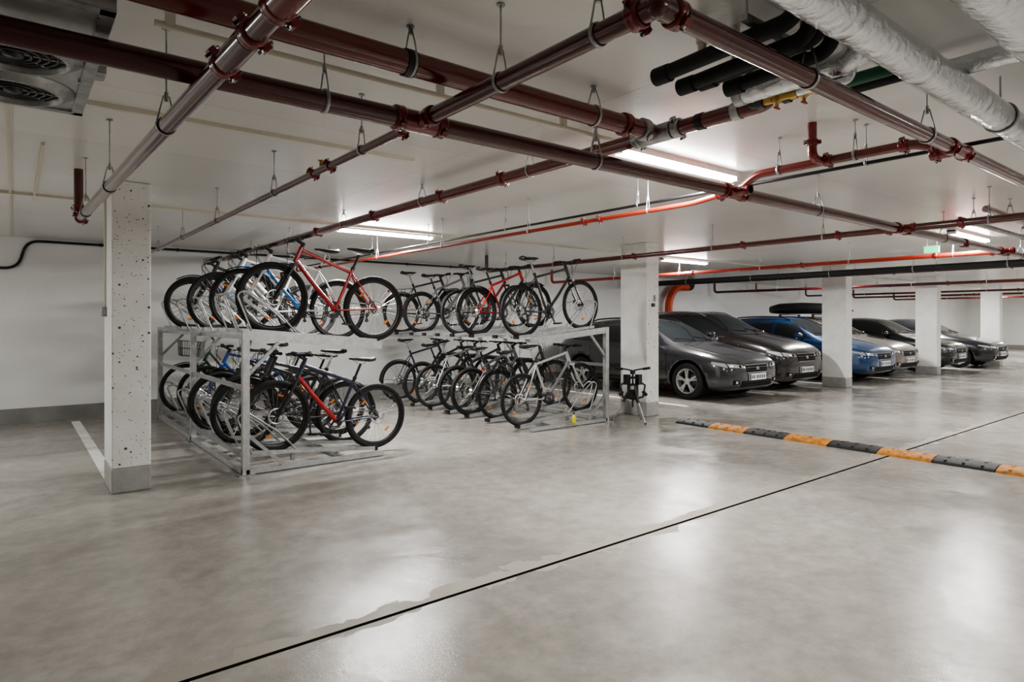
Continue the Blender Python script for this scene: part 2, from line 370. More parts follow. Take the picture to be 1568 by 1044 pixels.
pipe('sprinkler_branch_pipe',[(3.73,FY,AZ),(3.73,1.3,2.33),(3.73,2.2,2.33),(3.75,2.34,AZ)],.026,'red_pipe_bright',fil=.05,hangs=[(3.73,1.6,2.33,'y'),(3.73,2.05,2.33,'y')],coups=[(3.73,1.75,2.33,'y'),(3.73,1.35,2.33,'y')],
     extra=lambda m:(m.path(fillet([(3.73,1.78,2.33),(3.60,1.78,2.33),(3.60,1.78,CEIL)],.06),.025,'red_fitting',14),coupling(m,(3.60,1.78,2.42),.025,V((0,0,1)))))
pipe('sprinkler_branch_pipe',[(3.75,2.42,AZ),(3.75,2.7,2.22),(3.75,10.6,2.22),(3.75,10.6,CEIL)],.017,'orange_pipe',fil=.05,hangs=[(3.75,y,2.22,'y') for y in(3.1,4.5,6,7.6,9.2)],coups=[(3.75,3.6,2.22,'y'),(3.75,3.78,2.22,'y')])
pipe('cable_conduit',[(3.87,-6.9,2.306),(3.87,10.6,2.306)],.011,'black_plastic',hangs=[(3.87,y,2.306,'y') for y in(.5,1.6,3.3,5,6.5,8,9.5)])
pipe('cable_conduit',[(.4,2.58,2.47),(3.0,2.58,2.47),(3.02,2.72,2.5)],.012,'cream',fil=.05,extra=lambda m:[m.box((x,2.58,2.5),(.03,.03,.06),'cream') for x in(.45,.8,1.6,2.4)])
pipe('sprinkler_branch_pipe',[(6.5,-6.5,AZ),(6.5,2.34,AZ)],.034,'red_pipe',hangs=[(6.5,y,AZ,'y') for y in(-4,-1,.6,1.7)],coups=[(6.5,1.9,AZ,'y')])
pipe('sprinkler_branch_pipe',[(6.5,2.42,AZ),(6.5,8.95,AZ),(6.5,8.95,CEIL)],.03,'red_pipe',hangs=[(6.5,y,AZ,'y') for y in(3.1,4.4,5.8,7.2,8.4)],coups=[(6.5,2.95,AZ,'y'),(6.5,4.0,AZ,'y'),(6.5,5.6,AZ,'y')])
for x,mt,r,z in((9.6,'orange_pipe',.03,AZ),(12.0,'insul_black',.055,2.27),(13.05,'red_pipe',.03,2.3),(15.9,'red_pipe',.035,2.2),(18.1,'orange_pipe',.025,2.3),(21.2,'red_pipe',.03,2.22),(24.8,'red_pipe',.035,2.24),(28.5,'red_pipe',.035,2.24)):
    pipe('sprinkler_branch_pipe' if x!=12 else 'drain_pipe',[(x,2.5 if x==9.6 else -6.5,z),(x,10.7,z),(x,10.7,CEIL)],r,mt,hangs=[(x,y,z,'y') for y in(2.9,4.2,5.6,7.2,8.8)],coups=[(x,y,z,'y') for y in(3.1,4.9,6.9)] if x!=12 else ())
pipe('water_pipe',[(6.6,1.95,2.3),(37.8,1.95,2.3)],.024,'galv',hangs=[(x,1.95,2.3,'x') for x in(7,8.6,10.4,13,17,22,28,34)])
pipe('water_pipe',[(6.6,1.75,2.36),(37.8,1.75,2.36)],.03,'red_pipe_bright',hangs=[(x,1.75,2.36,'x') for x in(7.3,9,11,14,18,24,30)],coups=[(8.4,1.75,2.36,'x')])
pipe('sprinkler_riser_pipe',[(14.6,10.7,2.3),(14.1,10.7,2.3),(13.8,10.7,1.95),(13.8,10.7,.0)],.10,'orange_bright',fil=.3,extra=lambda m:(m.box((13.8,10.79,1.0),(.3,.2,.04),'galv'),m.path(fillet([(14.55,10.7,2.3),(14.8,10.7,2.3),(14.8,10.7,CEIL)],.1),.09,'insul_black',14)))
pipe('wall_cable',[(-5.9,10.87,2.1),(.05,10.87,2.1),(.15,10.87,2.485),(7.5,10.87,2.485),(7.5,10.87,1.95)],.018,'black_plastic',fil=.15,extra=lambda m:[m.box((x,10.885,2.485),(.03,.03,.05),'black_plastic') for x in(1,2,3,4,5,6,7)])
for y,a,b in((7.08,-5.9,37),(3.9,-3,2.2)):
    mb=MB(); mb.box(((a+b)/2,y,CEIL-.012),(b-a,.024,.024),'cream'); mb.obj('cable_channel')
for x,a,b in((-.02,3.4,10.8),(.15,5,7.4)):
    mb=MB(); mb.box((x,(a+b)/2,CEIL-.01),(.02,b-a,.02),'cream'); mb.obj('cable_channel')
# ------------------------------------------------------------------ ventilation unit
mb=MB(); bz=2.31
mb.box((-.62,2.78,(bz+CEIL)/2),(1.72,1.2,CEIL-bz),'galv_light')
mb.box((.22,2.78,bz-.004),(.04,1.2,.008),'galv'); mb.box((-.62,3.36,bz-.004),(1.72,.04,.008),'galv'); mb.box((-.62,2.2,bz-.004),(1.72,.04,.008),'galv')
for gx in(.0,-.5,-1.0):
    for gy in(2.7,3.12):
        c=(gx,gy,bz)
        mb.lathe(c,(0,0,-1),[(.2,0),(.2,.006),(.17,.012),(.165,.03),(.15,.032),(.148,.002)],'galv',32)
        mb.lathe(c,(0,0,-1),[(.15,.0015),(.0,.0015)],'black_plastic',32,False)
        for k,rr in enumerate((.125,.1,.075,.05)): mb.torus((gx,gy,bz-.012-.002*k),(0,0,1),rr,.005,'darksteel',32,6)
        for q in range(4):
            a=q*PI/4; d=V((math.cos(a),math.sin(a),0))*.15; mb.tube(V(c)+d-V((0,0,.012)),V(c)-d-V((0,0,.012)),.004,'galv',5)
        mb.lathe((gx,gy,bz-.01),(0,0,-1),[(.03,0),(.03,.015),(0,.02)],'darksteel',16)
for sx in(.2,-.2,-.6): 
    for sy in(2.24,2.9,3.34): mb.tube((sx,sy,bz-.012),(sx,sy,bz),.008,'steel',8)
mb.box((.26,3.0,2.4),(.06,.1,.06),'galv')
mb.obj('ventilation_unit')
# ------------------------------------------------------------------ ducts
def duct(name,pts,r,hangs=(),fil=.2,seg=True,mat='foil'):
    mb=MB(); P=fillet(pts,fil)
    mb.path(P,r,mat,28)
    a=V(pts[0]);b=V(pts[1]);L=(b-a).length;n=int(L/.6)
    if seg:
        for i in range(1,n):
            p=a+(b-a)*i/n; mb.lathe(p,(b-a),[(r,-.03),(r+.002,-.028),(r+.002,.028),(r,.03)],mat,28)
    for h in hangs: 
        mb.torus(h,(1,0,0),r+.004,.004,'galv',28,6,sa=3); mb.tube((h[0],h[1],h[2]+r),(h[0],h[1],CEIL),.005,'galv',6)
    return mb.obj(name)
duct('ventilation_duct',[(-5.9,.9,2.34),(30,.9,2.34)],.064,[(x,.9,2.34) for x in(0,1.6,3.6,5.5,8,12,16,20)])
duct('ventilation_duct',[(-5.9,.58,2.38),(30,.58,2.38)],.09,[(x,.58,2.38) for x in(0,1.9,4.2,6.5,10,15)])
duct('ventilation_duct',[(3.05,.67,2.44),(3.05,1.02,2.44),(3.05,1.02,2.52)],.04,seg=False,fil=.05)
mb=MB()
for x,z,a,r in((2.02,2.37,1.63,.030),(2.11,2.335,1.58,.028),(2.19,2.36,1.54,.028),(2.27,2.335,1.47,.028)):
    mb.path(fillet([(x,a,z),(x,1.06,z+.02),(x,1.02,CEIL)],.05),r,'insul_black',16)
    mb.tube((x,a+.0,z),(x,a-.07,z),r+.005,'insul_black',16)
for x,y in((2.03,1.42),(2.19,1.38)): mb.tube((x,y,2.37),(x,y,CEIL),.016,'cream',10); mb.tube((x,y,2.44),(x,y,2.47),.022,'white_paint',10)
mb.box((2.15,1.2,2.43),(.4,.03,.02),'galv'); mb.tube((1.97,1.2,2.43),(1.97,1.2,CEIL),.005,'galv',6); mb.tube((2.34,1.2,2.43),(2.34,1.2,CEIL),.005,'galv',6)
mb.obj('insulated_pipe_bundle')
mb=MB()
for x,z,a,b,r in((2.40,2.345,1.5,1.03,.042),(2.50,2.39,1.42,1.03,.038)):
    mb.path(fillet([(x,a,z),(x,b,z),(x,b,CEIL)],.06),r,'foil',20)
    mb.tube((x,a+.01,z),(x,a-.03,z),r+.003,'galv',20)
for x,y,z in((2.60,1.44,2.36),(2.68,1.36,2.38)):
    mb.tube((x,y-.08,z),(x,y+.08,z),.016,'brass',12); mb.sphere((x,y,z),.026,'brass'); mb.tube((x,y,z),(x,y,z-.04),.008,'steel',8)
    mb.box((x,y,z-.042),(.04,.010,.006),'orange_bright'); mb.tube((x,y+.09,z),(x,y+.06,z),.024,'darksteel',12); mb.tube((x,y-.09,z),(x,y-.06,z),.022,'brass',8)
    mb.path(fillet([(x,y+.08,z),(x,y+.13,z),(x,y+.13,CEIL)],.04),.016,'darksteel',10); mb.path(fillet([(x,y-.08,z),(x,y-.2,z),(x,y-.2,CEIL)],.04),.016,'foil',10)
mb.obj('insulated_heating_pipe')
mb=MB(); mb.path(fillet([(2.80,1.38,CEIL),(2.80,1.38,2.42),(2.80,1.02,2.42),(2.80,1.02,CEIL)],.05),.026,'green_pipe',14); mb.path(fillet([(2.92,1.34,CEIL),(2.92,1.34,2.43),(2.92,1.02,2.43),(2.92,1.02,CEIL)],.05),.03,'insul_black',14); mb.obj('insulated_water_pipe')
# exit sign
mb=MB(); mb.box((10.0,3.28,2.38),(.02,.17,.08),'exit_green'); mb.box((10.02,3.28,2.38),(.02,.19,.1),'white_paint'); mb.tube((10.02,3.22,2.42),(10.02,3.22,CEIL),.004,'galv',6); mb.tube((10.02,3.34,2.42),(10.02,3.34,CEIL),.004,'galv',6); mb.obj('exit_sign')
# ------------------------------------------------------------------ bicycle
def wheel(mb,c,R,tw,disc,refl=True,ang=0,rimmat='black_plastic',tire='black_rubber'):
    c=V(c)
    mb.torus(c,(0,1,0),R-tw,tw,tire,44,8)
    mb.lathe(c,(0,1,0),[(R-tw*2+.004,-.011),(R-tw*2-.016,-.009),(R-tw*2-.020,0),(R-tw*2-.016,.009),(R-tw*2+.004,.011)],rimmat,44)
    mb.tube(c-V((0,.05,0)),c+V((0,.05,0)),.012,'darksteel',10)
    for s in(-1,1): mb.tube(c+V((0,s*.028,0)),c+V((0,s*.033,0)),.028,'darksteel',14)
    rr=R-tw*2-.016
    for i in range(28):
        a=2*PI*i/28+ang; s=1 if i%2 else -1; a2=a+(.5 if (i//2)%2 else -.5)
        mb.tube(c+V((.026*math.cos(a2),s*.03,.026*math.sin(a2))),c+V((rr*math.cos(a),0,rr*math.sin(a))),.0016,'steel',3,cap=False)
    if disc:
        mb.lathe(c+V((0,.042,0)),(0,1,0),[(.06,-.001),(.082,-.001),(.082,.001),(.06,.001),(.06,-.001)],'steel',24)
        for i in range(5):
            a=i*2*PI/5; mb.tube(c+V((0,.042,0)),c+V((.062*math.cos(a),.042,.062*math.sin(a))),.004,'steel',4)
    if refl:
        for k in(0,PI):
            a=k+ang+.6; p=c+V((.2*math.cos(a),0,.2*math.sin(a)))
            e=V((-math.sin(a),0,math.cos(a))); u=V((math.cos(a),0,math.sin(a)))
            mb.box(p,(.055,.012,.018),'reflector',Matrix((e,V((0,1,0)),u)).transposed())
def arcstrip(mb,c,R,a0,a1,w,mat,n=18):
    vs=[]
    for i in range(n+1):
        a=a0+(a1-a0)*i/n
        for (dy,dr) in((-w/2,-.012),(-w*.3,0),(w*.3,0),(w/2,-.012)):
            vs.append((c[0]+(R+dr)*math.cos(a),c[1]+dy,c[2]+(R+dr)*math.sin(a)))
    mb.add(vs,[(i*4+j,i*4+j+1,(i+1)*4+j+1,(i+1)*4+j) for i in range(n) for j in range(3)],mat,True)
def bikemat(col):
    k='bike_%d_%d_%d'%tuple(int(c*255) for c in col)
    if k not in MATS: simple(k,col,.25,0,.6,.6)
    return k
def bicycle(loc,front,kind='mtb',col=(.5,.02,.02),col2=None,fender=False,rack=False,basket=False,bottle=False,bar=.27,saddle_dz=0,rim='black_plastic',name='bicycle',tilt=.09,refl=True):
    mb=MB(); fm=bikemat(col); fm2=bikemat(col2) if col2 else fm
    R=.345 if kind=='mtb' else .34; tw=.026 if kind=='mtb' else (.014 if kind=='road' else .019)
    RH=V((-.52,0,R)); FH=V((.54,0,R)); an=random.random()*.4
    wheel(mb,RH,R,tw,kind!='city',refl,an,rim); wheel(mb,FH,R,tw,kind!='city',refl,an+1,rim)
    BB=V((-.09,0,.29))
    HT=V((.305,0,.87)); HB=V((.36,0,.715))
    if kind=='road': HT=V((.32,0,.84)); HB=V((.365,0,.71))
    ST=V((-.245,0,.73)) if kind=='mtb' else V((-.26,0,.80))
    if kind=='city': HT=V((.30,0,.90)); ST=V((-.245,0,.70))
    rt=.019 if kind=='mtb' else .016
    mb.tube(BB,ST,.0165,fm,12); mb.tube(BB-V((0,.04,0)),BB+V((0,.04,0)),.025,fm,12)
    if kind=='city':
        mb.path([HB+V((-.01,0,.02)),V((.15,0,.5)),V((0,0,.38)),BB],.02,fm,10)
        mb.path([HT+V((.01,0,-.05)),V((.12,0,.64)),V((-.04,0,.5)),V((-.155,0,.47))],.015,fm2,10)
    else:
        mb.path([HB+V((-.005,0,.02)),(HB+BB)/2+V((0,0,.0)),BB],rt+.004,fm2,12)
        mb.tube(HT+V((.008,0,-.025)),ST+V((.01,0,-.04)),rt,fm,12)
    mb.tube(HB,HT,.024,fm,12); mb.tube(HT,HT+(HT-HB).normalized()*.025,.02,'black_plastic',12)
    for s in(-1,1):
        mb.path([BB+V((-.03,s*.03,0)),BB+V((-.12,s*.045,.01)),RH+V((0,s*.065,0))],.010,fm,8)
        mb.path([ST+V((.01,s*.012,-.05)),ST+V((-.06,s*.045,-.14)),RH+V((0,s*.065,0))],.0085,fm,8)
    sd=(HB-HT).normalized(); cr=HB+sd*.03
    fk='black_plastic' if kind=='mtb' else fm
    mb.box(cr,(.045,.13,.03),fk)
    for s in(-1,1):
        if kind=='mtb':
            mid=cr+(FH-cr)*.42
            mb.tube(cr+V((0,s*.055,.02)),mid+V((0,s*.055,0)),.014,'darksteel',10); mb.tube(mid+V((0,s*.055,0)),FH+V((0,s*.055,-.01)),.02,fk,10)
        else: mb.path([cr+V((0,s*.045,0)),cr+(FH-cr)*.6+V((-.012,s*.05,0)),FH+V((0,s*.052,0))],[.014,.012,.009],fk,8)
    if kind=='mtb':
        mid=cr+(FH-cr)*.42; mb.path([mid+V((.01,.055,.0)),mid+V((.03,.04,.05)),mid+V((.03,-.04,.05)),mid+V((.01,-.055,.0))],.011,fk,8)
    sdir=(ST-BB).normalized(); SP=ST+sdir*(.17+saddle_dz) if kind!='road' else ST+sdir*(.14+saddle_dz)
    mb.tube(ST,SP,.0135,'black_plastic' if kind=='mtb' else 'steel',10); mb.tube(ST-sdir*.01,ST+sdir*.02,.021,'black_plastic',10)
    secs=[(-.135,.075,.035),(-.10,.078,.03),(-.04,.06,.028),(.03,.032,.024),(.09,.02,.018),(.135,.012,.01)]
    vs=[];n=10
    for (dx_,w,h) in secs:
        for j in range(n):
            a=2*PI*j/n; zz=math.sin(a)*h*(1 if math.sin(a)>0 else .6)+(.012 if dx_<-.1 else 0)
            vs.append(SP+V((dx_+.0,math.cos(a)*w,.04+zz)))
    k=len(secs)
    mb.add(vs,[(i*n+j,i*n+(j+1)%n,(i+1)*n+(j+1)%n,(i+1)*n+j) for i in range(k-1) for j in range(n)]+[tuple(range(n))[::-1],tuple(range((k-1)*n,k*n))],'black_plastic',True)
    for s in(-1,1): mb.path([SP+V((-.09,s*.03,.03)),SP+V((-.03,s*.02,0)),SP+V((.03,s*.02,0)),SP+V((.1,s*.008,.035))],.0035,'steel',5)
    up=(HT-HB).normalized()
    if kind=='city':
        s0=HT+up*.13; sc=s0+V((.03,0,.02)); mb.tube(HT,s0,.012,'steel',10); mb.tube(s0,sc,.014,'steel',10)
        pts=[sc+V((-.17,-bar,.05)),sc+V((-.08,-bar*.95,.06)),sc+V((.01,-bar*.5,.05)),sc,sc+V((.01,bar*.5,.05)),sc+V((-.08,bar*.95,.06)),sc+V((-.17,bar,.05))]
        mb.path(fillet(pts,.06,3),.011,'steel',8)
        for s in(-1,1): mb.tube(sc+V((-.19,s*bar*1.01,.048)),sc+V((-.09,s*bar*.96,.058)),.016,'black_rubber',8)
    elif kind=='road':
        s0=HT+up*.03; sc=s0+V((.09,0,.015)); mb.tube(s0,sc,.015,'black_plastic',10)
        for s in(-1,1):
            mb.path(fillet([sc,sc+V((0,s*.2,0)),sc+V((.09,s*.21,-.01)),sc+V((.10,s*.21,-.12)),sc+V((-.03,s*.215,-.13))],.05,4),.013,'black_rubber',8)
            mb.path([sc+V((.08,s*.21,0)),sc+V((.12,s*.21,.04)),sc+V((.13,s*.21,-.06))],.010,'black_plastic',6)
    else:
        s0=HT+up*.035; sc=s0+V((.075,0,.035)); mb.tube(s0,sc,.017,'black_plastic',10); mb.tube(HT,s0+up*.015,.018,'black_plastic',10)
        mb.path([sc+V((-.035,-bar,.015)),sc+V((-.01,-.12,.012)),sc,sc+V((-.01,.12,.012)),sc+V((-.035,bar,.015))],.012,'black_plastic',8)
        for s in(-1,1):
            mb.tube(sc+V((-.035,s*bar,.015)),sc+V((-.025,s*(bar-.12),.014)),.0165,'black_rubber',10)
            mb.path([sc+V((-.02,s*(bar-.14),.012)),sc+V((.02,s*(bar-.12),-.005)),sc+V((.03,s*(bar-.03),-.015))],.006,'darksteel',6)
            mb.box(sc+V((-.01,s*(bar-.15),.0)),(.035,.03,.03),'black_plastic')
    for s in(-1,1): mb.path([sc+V((.0,s*.12,0)),sc+V((.09,s*.08,.0)),sc+V((.09,s*.02,-.1)),HB+V((.03,s*.025,.04))],.003,'black_plastic',5)
    mb.path([sc+V((0,.1,0)),sc+V((.1,.05,-.05)),cr+V((.08,.05,-.02)),FH+V((.0,.065,.06))],.003,'black_plastic',5)
    yc=-.05
    for rr in(.088,.07): mb.lathe(BB+V((0,yc+(.088-rr)*.3,0)),(0,1,0),[(rr-.014,-.002),(rr,-.002),(rr,.002),(rr-.014,.002),(rr-.014,-.002)],'darksteel',26)
    ca=random.random()*2*PI
    for s,yy in((1,-.068),(-1,.068)):
        d=V((math.cos(ca),0,math.sin(ca)))*s; q=BB+V((0,yy,0))
        mb.tube(BB,q,.012,'darksteel',8); mb.tube(q,q+d*.17,.010,'darksteel' if kind!='city' else 'steel',8); 
        mb.box(q+d*.17+V((0,math.copysign(.05,yy),0)),(.09,.08,.018),'black_plastic')
    for i in range(4):
        a=ca+i*PI/2; mb.tube(BB+V((0,yc,0)),BB+V((.08*math.cos(a),yc,.08*math.sin(a))),.006,'darksteel',5)
    mb.lathe(RH+V((0,-.035,0)),(0,-1,0),[(.055,0),(.055,.004),(.045,.008),(.045,.012),(.035,.016),(.035,.02),(.022,.026),(0,.026)],'steel',22)
    for z0,z1 in((.086,.046),(-.086,-.036)): mb.tube(BB+V((0,yc,z0)),RH+V((0,yc,z1)),.0045,'darksteel',5)
    mb.path([RH+V((.01,-.06,-.02)),RH+V((.04,-.065,-.07)),RH+V((.05,-.06,-.13))],.011,'darksteel',6)
    for z in(-.07,-.13): mb.tube(RH+V((.045,-.06,z)),RH+V((.045,-.05,z)),.02,'black_plastic',10)
    mb.box(RH+V((.06,.06,.06)),(.05,.025,.03),'darksteel')
    if kind in('mtb','hybrid') : mb.box(FH+V((-.05,.065,.05)),(.03,.03,.05),'darksteel')
    if fender:
        m='black_plastic'
        arcstrip(mb,RH,R+.02,.25,PI-.1,.05,m); arcstrip(mb,FH,R+.02,.9,PI+.1,.05,m)
        for s in(-1,1): mb.tube(RH+V((0,s*.06,0)),RH+V((-.34,s*.02,.08)),.003,'steel',4); mb.tube(FH+V((0,s*.055,0)),FH+V((-.35,s*.02,.03)),.003,'steel',4)
    if rack:
        zt=.74
        for s in(-1,1):
            mb.path(fillet([V((-.27,s*.06,zt)),V((-.72,s*.06,zt)),V((-.74,0,zt))],.04,3),.006,'darksteel',6)
            mb.tube(V((-.45,s*.06,zt)),RH+V((0,s*.07,0)),.005,'darksteel',5); mb.tube(V((-.62,s*.06,zt)),RH+V((0,s*.07,0)),.005,'darksteel',5)
        for x in(-.33,-.45,-.57,-.68): mb.tube(V((x,-.06,zt)),V((x,.06,zt)),.005,'darksteel',5)
        mb.box((RH.x-.21,0,.72),(.012,.05,.035),'reflector_red')
    if basket:
        cx=.56;z0=.78;z1=.98
        for z,k in((z0,.8),(z0+.1,.9),(z1,1)):
            w=.16*k; mb.path([(cx-w*.8,-w,z),(cx+w*.8,-w,z),(cx+w*.8,w,z),(cx-w*.8,w,z),(cx-w*.8,-w,z)],.004,'darksteel',5)
        for i in range(9):
            t=-1+2*i/8
            for s in(-1,1):
                mb.tube((cx+t*.102,s*.128,z0),(cx+t*.128,s*.16,z1),.0025,'darksteel',4); mb.tube((cx+s*.102,t*.128,z0),(cx+s*.128,t*.16,z1),.0025,'darksteel',4)
            mb.tube((cx+t*.102,-.128,z0),(cx+t*.102,.128,z0),.0025,'darksteel',4)
    if bottle:
        p=BB+(HB-BB)*.5+V((-.03,0,.04)); d=(HB-BB).normalized(); mb.tube(p-d*.08,p+d*.07,.034,'white_paint',12); mb.tube(p+d*.07,p+d*.1,.02,'black_plastic',10)
    return mb.obj(name,loc,0 if front>0 else PI,tilt=-tilt)
RED=(.42,.008,.012);BLK=(.016,.016,.018);BLU=(.02,.07,.3);WHT=(.75,.75,.75);GRY=(.15,.15,.16);NVY=(.012,.02,.06);SIL=(.5,.5,.5);GRN=(.05,.12,.07);LBL=(.03,.22,.55);DRD=(.2,.01,.015);ORG=(.7,.2,.03)
TZ=1.225; LZ=.085
xA=2.47
UA=((6.2,0,'mtb',RED,RED,{}),(7.05,-.04,'hybrid',WHT,LBL,dict(fender=True)),(7.7,-.12,'hybrid',WHT,WHT,dict(bottle=True)),(8.3,0,'mtb',LBL,WHT,{}),(8.9,-.14,'mtb',BLK,LBL,dict(fender=True)),(9.5,-.04,'hybrid',WHT,None,dict(fender=True)))
LA=((6.2,.02,'mtb',NVY,RED,{}),(6.66,-.12,'hybrid',BLK,BLK,dict(fender=True)),(7.15,.0,'mtb',BLK,None,dict(bottle=True)),(7.65,-.12,'mtb',BLK,None,{}),(8.1,0,'city',BLK,None,dict(fender=True,rack=True)),(8.9,0,'hybrid',BLU,None,{}),(9.5,-.1,'city',GRN,None,dict(fender=True,rack=True,basket=True)))
UB=((6.3,0,'hybrid',BLK,None,dict(bar=.25)),(7.3,.0,'mtb',RED,BLK,dict(fender=True)),(7.8,.05,'hybrid',BLK,DRD,dict(refl=False)),(9.0,.1,'mtb',GRY,None,{}),(9.5,0,'hybrid',BLK,None,dict(fender=True,rack=True)))
LB=((6.3,0,'hybrid',SIL,GRY,dict(fender=False)),(6.95,.1,'city',BLK,None,dict(fender=True,rack=True)),(7.45,0,'mtb',GRY,None,dict(refl=False)),(7.95,.1,'mtb',BLK,None,{}),(8.45,0,'hybrid',SIL,None,dict(refl=False)),(9.0,.1,'mtb',BLK,None,{}),(9.6,0,'hybrid',NVY,None,dict(fender=True,refl=False)))
for y,dx,k,c,c2,kw in UA: bicycle((xA+dx,y,TZ),-1,k,c,c2,**kw)
for y,dx,k,c,c2,kw in LA: bicycle((xA+dx,y,LZ),-1,k,c,c2,**kw)
xB=5.68
for y,dx,k,c,c2,kw in UB: bicycle((xB+dx,y,TZ),1,k,c,c2,**kw)
for y,dx,k,c,c2,kw in LB: bicycle((xB+dx,y,LZ),1,k,c,c2,**kw)
# ------------------------------------------------------------------ rack
def bike_rack(px,s,ya,yb,upslots,loslots):
    mb=MB(); X=lambda u:px+s*u
    sl=.09
    zU=lambda u:TZ+.09*.82-.045-sl*u
    ys=[ya,ya+(yb-ya)*.5,yb]
    mb.beam((X(0),ya,.03),(X(0),yb,.03),.06,.05,'galv_light')
    mb.beam((X(.0),ya,.17),(X(.0),yb,.17),.04,.05,'galv')
    mb.beam((X(.95),ya,.03),(X(.95),yb,.03),.04,.03,'galv')
    for y in ys:
        mb.box((X(0),y,.655),(.06,.06,1.30),'galv_light'); mb.box((X(0),y,.006),(.14,.12,.012),'galv')
        mb.beam((X(0),y,.028),(X(1.36),y,.028),.06,.04,'galv_light')
        mb.beam((X(0),y,zU(0)+.01),(X(1.34),y,zU(1.34)+.01),.05,.08,'galv_light')
        mb.beam((X(.02),y,.9),(X(.30),y,zU(.3)-.03),.03,.03,'galv'); mb.beam((X(.02),y,.36),(X(.34),y,.05),.03,.03,'galv')
    for u in(.1,.72,1.22): mb.beam((X(u),ya,zU(u)-.01),(X(u),yb,zU(u)-.01),.04,.04,'galv_light')
    mb.beam((X(0),ya,.78),(X(0),yb,.78),.03,.04,'galv')
    def tray(y,zm,u0,u1):
        a=V((X(u0),y,zm+sl*(.8-u0)));b=V((X(u1),y,zm+sl*(.8-u1)))
        mb.beam(a-V((0,0,.004)),b-V((0,0,.004)),.075,.006,'galv_light')
        for q in(-1,1): mb.beam(a+V((0,q*.0375,.012)),b+V((0,q*.0375,.012)),.004,.034,'galv_light')
        mb.box(b+V((0,0,.008)),(.03,.085,.045),'black_plastic')
        z=zm+sl*(.8-.14); hoop(y,z,.40)
    def hoop(y,z,h,u=.16):
        for q in(-.042,.042):
            mb.path(fillet([(X(u+.36),y+q,z),(X(u+.2),y+q,z+.18),(X(u-.10),y+q,z+h),(X(u-.19),y+q,z+h*.9),(X(u-.05),y+q,z)],.07,4),.008,'galv_light',8)
        mb.tube((X(u-.12),y-.042,z+h*.95),(X(u-.12),y+.042,z+h*.95),.008,'galv_light',8)
    for y in upslots: tray(y,TZ,.02,1.4)
    for y in loslots: tray(y,LZ,.02,1.38)
    for y in loslots: mb.beam((X(.5),y,.03),(X(.5),y,LZ+.01),.03,.04,'galv'); 
    return mb.obj('bicycle_rack')
bike_rack(1.65,1,5.98,10.2,[b[0] for b in UA]+[6.62,9.95],[b[0] for b in LA]+[8.5,9.95])
bike_rack(6.44,-1,6.06,10.2,[b[0] for b in UB]+[6.75,8.2,8.6,9.9],[b[0] for b in LB])
# ------------------------------------------------------------------ tripod & bottle
mb=MB(); c=V((6.72,5.82,0))
mb.tube(c+V((0,0,.2)),c+V((0,0,.66)),.014,'black_plastic',10); mb.sphere(c+V((0,0,.5)),.035,'black_plastic'); mb.box(c+V((0,0,.68)),(.05,.05,.05),'black_plastic')
for a in(.3,2.4,4.5):
    d=V((math.cos(a),math.sin(a),0)); mb.tube(c+d*.02+V((0,0,.5)),c+d*.13+V((0,0,.27)),.020,'black_plastic',8); mb.tube(c+d*.13+V((0,0,.27)),c+d*.28,.011,'galv',8)
    mb.tube(c+V((0,0,.25)),c+d*.1+V((0,0,.32)),.006,'galv',6); mb.sphere(c+d*.28+V((0,0,.012)),.014,'black_rubber',8)
for s in(-1,1):
    d=V((.785,-.62,0))*s
    mb.path([c+V((0,0,.70)),c+d*.08+V((0,0,.72)),c+d*.24+V((0,0,.74))],.011,'black_plastic',8); mb.tube(c+d*.14+V((0,0,.725)),c+d*.24+V((0,0,.74)),.018,'black_rubber',8)
    mb.box(c+d*.08+V((0,0,.58)),(.07,.07,.14),'black_plastic')
    mb.path([c+V((0,0,.62)),c+d*.17+V((0,0,.5)),c+d*.14+V((0,0,.34)),c+V((0,0,.31))],.016,'black_plastic',6)
    mb.tube(c+d*.14+V((0,0,.42)),c+d*.19+V((0,0,.36)),.025,'black_rubber',10)
mb.box(c+V((0,0,.42)),(.12,.10,.18),'black_plastic'); mb.tube(c+V((-.05,-.03,.45)),c+V((-.05,-.03,.5)),.03,'steel',12)
mb.obj('tripod_stand')
mb=MB(); mb.lathe((5.75,5.98,.048),(0,0,1),[(0,0),(.028,0),(.03,.01),(.03,.08),(.024,.10),(.01,.11),(.01,.125),(0,.127)],'label_yellow',18); mb.tube((5.75,5.98,.173),(5.75,5.98,.195),.012,'plate_text',10); mb.obj('spray_bottle')
